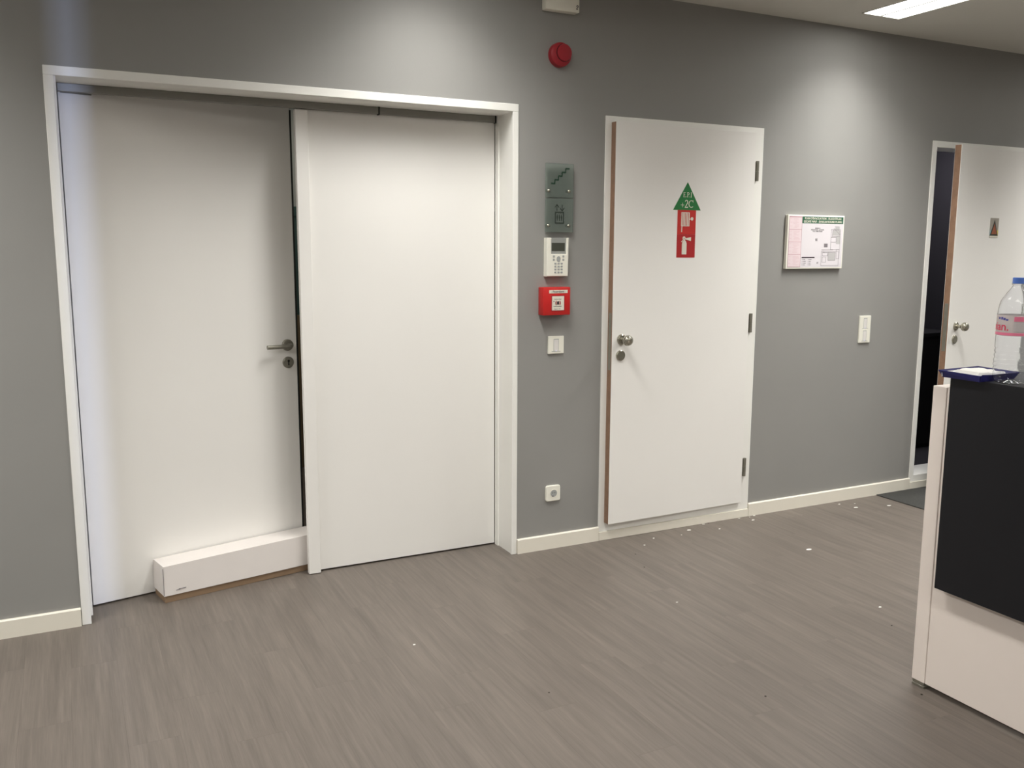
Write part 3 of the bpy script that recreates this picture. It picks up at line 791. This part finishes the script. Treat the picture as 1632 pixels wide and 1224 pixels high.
# ---------------------------------------------------------------- white box wedged against the left leaf
bx = tag(empty('cardboard_box', (0.285, 0.086, 0.0), A), 'long white cardboard box lying on the floor against the left door leaf', 'box')
BL, BD = 0.770, 0.136
MB().box(0.0, BL, 0.0, BD-0.004, 0.0, 0.14, 0.001).build('box_base', M['cardbrown'], bx, label='brown cardboard base showing under the white lid')
# lid: a shallow upside-down tray, slightly bowed
lid = bmesh.new()
def loop(z, off, rise=0.0):
    return [lid.verts.new(q) for q in ((-off, -off, z), (BL/2, -off-0.002, z), (BL+off, -off, z), (BL+off, BD+off-0.002, z), (BL/2, BD+off-0.002, z), (-off, BD+off-0.002, z))]
lo = loop(0.030, 0.004)
hi = [lid.verts.new(q) for q in ((-0.001, -0.001, 0.156), (BL/2, -0.003, 0.163), (BL, -0.001, 0.168), (BL, BD-0.001, 0.164), (BL/2, BD-0.001, 0.159), (-0.001, BD-0.001, 0.152))]
for i in range(6):
    lid.faces.new((lo[i], lo[(i+1) % 6], hi[(i+1) % 6], hi[i]))
lid.faces.new((hi[0], hi[1], hi[4], hi[5])); lid.faces.new((hi[1], hi[2], hi[3], hi[4]))
bmesh.ops.recalc_face_normals(lid, faces=lid.faces[:])
m_ = MB(); m_._merge(lid)
lo_ = m_.build('box_lid', M['card'], bx, label='white card lid')
sm = lo_.modifiers.new('thickness', 'SOLIDIFY'); sm.thickness = 0.0015; sm.offset = -1
MB().box(-0.0052, -0.0035, -0.0052, -0.0020, 0.034, 0.150).build('open_corner', M['greyprint'], bx, label='dark open corner crease')
MB().box(0.055, 0.085, -0.0062, -0.0046, 0.050, 0.0525).box(0.045, 0.062, -0.0061, -0.0046, 0.048, 0.0495).build('smudge', M['greyprint'], bx, label='grey scuff mark')

# ---------------------------------------------------------------- reception desk
X0, YD, ZW, ZB = 2.490, -1.752, 1.025, 1.0665
dk = tag(empty('reception_desk', (X0, YD, 0)), 'white reception desk with a tall black front panel and black counter', 'desk')
DL = 2.35
MB().box(0, 0.62, -0.050, 0, 0.021, ZW, 0.0012).build('end_panel', M['deskwhite'], dk)
MB().box(0.0015, 0.020, -DL, -0.0520, 0.021, ZW-0.002, 0.0008).build('front_panel', M['deskwhite'], dk)
MB().box(0.021, 0.62, -DL, -0.0505, ZW-0.026, ZW-0.0005, 0.001).build('desk_top', M['deskwhite'], dk)
MB().box(0, 0.62, -DL-0.05, -DL, 0.021, ZW, 0.0012).build('end_panel', M['deskwhite'], dk)
for (x, y) in ((0.0, -0.049), (0.55, -0.049), (0.0, -DL-0.049), (0.55, -DL-0.049)):
    MB().box(x+0.001, x+0.05, y, y+0.048, 0.0, 0.009, 0.001).box(x+0.002, x+0.05, y+0.001, y+0.047, 0.010, 0.021, 0.0008).build('foot', M['steel_dull'], dk, label='grey metal levelling foot')
MB().box(0.06, 0.60, -DL, -0.06, 0.0, 0.02).build('plinth', M['darker'], dk)
MB().box(-0.036, -0.018, -DL-0.06, -0.087, 0.377, ZB, 0.001).build('black_panel', M['deskblack'], dk, label='black front panel hung in front of the white one')
MB().box(-0.018, 0.28, -DL-0.06, -0.087, ZB-0.022, ZB, 0.001).build('counter', M['deskblack'], dk, label='black counter top')
for y in (-0.30, -1.2, -2.1):
    MB().box(-0.0175, 0.001, y-0.03, y+0.03, 0.50, 0.95).build('spacer', M['steel_dull'], dk)

# blue box on the counter
bb = tag(empty('blue_box', (2.424, -1.823, ZB), 0.0), 'open dark blue card box holding white tissue, on the black counter corner', 'box')
def tray(x0, x1, y0, y1, h, flare):
    t = bmesh.new()
    lo = [t.verts.new(q) for q in ((x0, y1, 0.001), (x1, y1, 0.001), (x1, y0, 0.001), (x0, y0, 0.001))]
    f = flare
    mids = [t.verts.new(q) for q in ((x0-f, y1+f, h), (x1+f, y1+f*0.6, h+0.002), (x1+f, y0-f, h), (x0-f*0.4, y0-f*0.3, h-0.003))]
    t.faces.new(lo)
    for i in range(4): t.faces.new((lo[i], lo[(i+1) % 4], mids[(i+1) % 4], mids[i]))
    bmesh.ops.recalc_face_normals(t, faces=t.faces[:])
    m = MB(); m._merge(t); return m
o = tray(0.012, 0.170, -0.128, -0.004, 0.022, 0.010).build('tray', M['blue'], bb)
s = o.modifiers.new('thickness', 'SOLIDIFY'); s.thickness = 0.002; s.offset = 1
MB().prism([(0.004, 0.0022), (0.16, 0.0022), (0.16, 0.018), (0.004, 0.0175)], -0.0045, -0.0035).build('lining', M['bluein'], bb)
tis = bmesh.new()
N = 9
g = [[None]*N for _ in range(N)]
rt = random.Random(5)
for i in range(N):
    for j in range(N):
        ed = min(i, j, N-1-i, N-1-j)
        g[i][j] = tis.verts.new((0.014+0.154*i/(N-1), -0.126+0.118*j/(N-1), 0.004+0.016*min(ed, 1)+(0.007*rt.random() if ed > 0 else 0)))
for i in range(N-1):
    for j in range(N-1): tis.faces.new((g[i][j], g[i+1][j], g[i+1][j+1], g[i][j+1]))
m_ = MB(); m_._merge(tis); m_.build('tissue', M['bluein'], bb, smooth=True, label='crumpled white tissue')
fl_ = MB().prism([(0.002, -0.016), (0.05, -0.016), (0.05, 0.0035), (0.0, 0.006)], 0, 0.0012)
fo = fl_.build('flap', M['blue'], bb); fo.location = (0.008, -0.1375, 0.017); fo.rotation_euler = (0.25, 0, 0)

# water bottle
bt = tag(empty('water_bottle', (2.5005, -2.003, ZB+0.0005), 0.0), 'clear plastic water bottle with a blue cap and pink label on the black counter', 'bottle')
R = 0.0475
prof = [(0, 0.010), (0.012, 0.008), (0.022, 0.002), (0.030, 0.0), (0.040, 0.003), (0.0455, 0.012), (0.0475, 0.024)]
z = 0.030
for k in range(6):
    prof += [(0.0475, z), (0.0458, z+0.005), (0.0475, z+0.010)]; z += 0.0135
prof += [(0.0478, 0.118), (0.0478, 0.206), (0.0470, 0.215), (0.0455, 0.228), (0.0410, 0.243), (0.0340, 0.256), (0.0265, 0.268), (0.0190, 0.279), (0.0145, 0.2865), (0.0138, 0.290), (0.0165, 0.2915), (0.0165, 0.294), (0.0135, 0.2945), (0.0135, 0.303)]
bd = MB().lathe(prof, None, 56)
for v in bd.bm.verts:          # soft lobes and facets pressed into the shell
    a = math.atan2(v.co.y, v.co.x); r = math.hypot(v.co.x, v.co.y)
    if r > 0.02 and (v.co.z < 0.10 or 0.209 < v.co.z < 0.27):
        k = 1+0.018*math.cos(7*a+v.co.z*60)+0.008*math.sin(13*a-v.co.z*140)
        v.co.x *= k; v.co.y *= k
bo = bd.build('bottle_body', M['pet'], bt, smooth=True)
s = bo.modifiers.new('thickness', 'SOLIDIFY'); s.thickness = 0.0006; s.offset = -1
cp = MB().lathe([(0, 0.312), (0.0140, 0.312), (0.0155, 0.3105), (0.0157, 0.2955), (0.0150, 0.2945), (0.0140, 0.2945)], None, 32)
for k in range(32): pass
cp.build('bottle_cap', M['cap'], bt, smooth=True)
def band(mb, a0, a1, z0, z1, r, n=40, th=0.0003):
    t = bmesh.new(); vs = []
    for k in range(n+1):
        a = a0+(a1-a0)*k/n
        vs.append([t.verts.new(((r+q)*math.cos(a), (r+q)*math.sin(a), zz)) for q, zz in ((0, z0), (th, z0), (th, z1), (0, z1))])
    for u, v in zip(vs, vs[1:]):
        for i in range(4): t.faces.new((u[i], u[(i+1) % 4], v[(i+1) % 4], v[i]))
    t.faces.new(vs[0]); t.faces.new(vs[-1][::-1])
    bmesh.ops.recalc_face_normals(t, faces=t.faces[:])
    mb._merge(t); return mb
RL = 0.0481
lab = band(MB(), 0, 2*PI, 0.143, 0.203, RL, 64).build('label', M['label'], bt, smooth=True, label='thin translucent pink and white label')
CA = math.atan2(CAM_Y+2.003, 0-2.5005)      # bearing from bottle to camera
band(MB(), 0, 2*PI, 0.1445, 0.1525, RL+0.0004, 64).build('label_band', M['pink'], lab, smooth=True, label='pink band around the lower label')
band(MB(), CA-0.05, CA+1.6, 0.186, 0.200, RL+0.0004, 24).build('label_band', M['pink'], lab, smooth=True, label='pink block at the top of the label')
band(MB(), CA-0.05, CA+1.6, 0.157, 0.184, RL+0.0004, 24).build('label_panel', M['labelgrey'], lab, smooth=True)
def wrap_text(body, size, ang_end, z, r, mm, name):
    me = textmesh(body, size, depth=0.0002, align='RIGHT', weight=0.0003)
    for v in me.vertices:
        a = ang_end + v.co.x/r
        rr_ = r + 0.0003 + v.co.z
        h_ = v.co.y
        v.co = Vector((rr_*math.cos(a), rr_*math.sin(a), z+h_))
    mb = MB().mesh(me); bpy.data.meshes.remove(me)
    return mb.build(name, mm, lab)
wrap_text('evian.', 0.034, CA-0.28, 0.169, RL+0.0003, M['labelred'], 'lettering')
t = MB()                       # small blue peaks above the lettering
for k, (da, hh) in enumerate(((-0.95, 0.006), (-0.75, 0.008), (-0.58, 0.007), (-0.42, 0.005))):
    band(t, CA+da-0.08, CA+da+0.06, 0.191-k*0.0012, 0.191-k*0.0012+hh, RL+0.0004, 4)
t.build('peaks_mark', M['labelblue'], lab)

# ---------------------------------------------------------------- mat and debris
tag(MB().box(4.276, 6.0, -0.95, -0.018, 0.0005, 0.006, 0.0015).build('door_mat', M['mat']), 'dark grey mat on the floor in front of the right-hand door', 'mat')
def flake(x, y, r, mm, h=0.0012, seed=0, sx=1.6):
    q = random.Random(seed); n = 6
    pts = [(x+sx*r*(0.6+0.5*q.random())*math.cos(2*PI*k/n), y+r*(0.6+0.5*q.random())*math.sin(2*PI*k/n)) for k in range(n)]
    t = bmesh.new(); f = t.faces.new([t.verts.new((a, b2, 0.0003)) for a, b2 in pts])
    rr2 = bmesh.ops.extrude_face_region(t, geom=[f])
    for g2 in rr2['geom']:
        if isinstance(g2, bmesh.types.BMVert): g2.co.z = 0.0003+h*(0.6+0.6*q.random())
    bmesh.ops.recalc_face_normals(t, faces=t.faces[:])
    m = MB(); m._merge(t)
    return m.build('paint_flake' if mm is M['flake'] else 'grit_speck', mm)
big = [(3.186, -0.576, 0.0105, 'largest white paint flake lying alone on open floor'),
       (3.964, -0.151, 0.0105, 'white paint flake on the floor near the skirting below the double switch'),
       (4.167, -0.207, 0.0095, 'white paint flake on the floor just left of the dark mat'),
       (2.921, -1.241, 0.006, 'white paint flake on the floor left of the reception desk'),
       (2.200, -0.832, 0.004, 'lone white paint flake in the middle of the open floor'),
       (1.073, -0.734, 0.004, 'lone white paint flake on the floor in front of the closed door leaf')]
for i, (x, y, r, lb_) in enumerate(big): tag(flake(x, y, r, M['flake'], seed=i, h=0.002), lb_, 'debris')
small = [(2.845, -0.071, 0.008), (3.004, -0.125, 0.0045), (3.268, -0.081, 0.0065), (2.978, -0.022, 0.007), (2.495, -0.169, 0.0045), (2.76, -0.12, 0.003), (3.22, -0.025, 0.004), (3.33, -0.02, 0.006), (3.29, -0.03, 0.003), (3.93, -0.06, 0.006), (4.02, -0.09, 0.004), (2.60, -0.10, 0.005)]
def where(x):
    return ('below the socket-side edge of the sign door' if x < 2.55 else 'below the left part of the sign door' if x < 2.80 else 'below the middle of the sign door' if x < 3.1
            else 'below the hinge side of the sign door' if x < 3.5 else 'below the double switch')
seen = {}
for i, (x, y, r) in enumerate(small):
    wv = where(x); seen.setdefault(wv, []).append((x, i))
for wv, lst in seen.items():
    lst.sort()
    words = [''] if len(lst) == 1 else ['leftmost ', 'rightmost '] if len(lst) == 2 else ['leftmost '] + ['second from left '][:len(lst)-2] + ['third from left '][:max(0, len(lst)-3)] + ['rightmost ']
    for (x_, i), wd in zip(lst, words):
        x, y, r = small[i]
        tag(flake(x, y, r, M['flake'], seed=20+i), (wd + 'tiny white floor flake ' + wv), 'debris', 'white paint flakes along the skirting')
specks = [(3.013, -0.020, 0.006), (2.316, -0.427, 0.0035), (2.817, -1.390, 0.004), (1.98, -1.605, 0.004), (2.455, -1.823, 0.004), (2.38, -0.26, 0.0035), (1.35, -1.27, 0.003)]
sl = ['dark speck at the foot of the sign door plinth', 'dark speck on open floor in front of the sign door', 'dark speck on the floor just left of the desk', 'dark speck on the floor at the bottom centre right',
      'dark speck beside the metal foot of the desk', 'dark speck close to the sign door, left side', 'dark speck on the floor in front of the closed door leaf']
for i, (x, y, r) in enumerate(specks):
    tag(flake(x, y, r, M['speck'], seed=50+i, sx=1.0), sl[i], 'debris', 'dark grit specks on the floor')
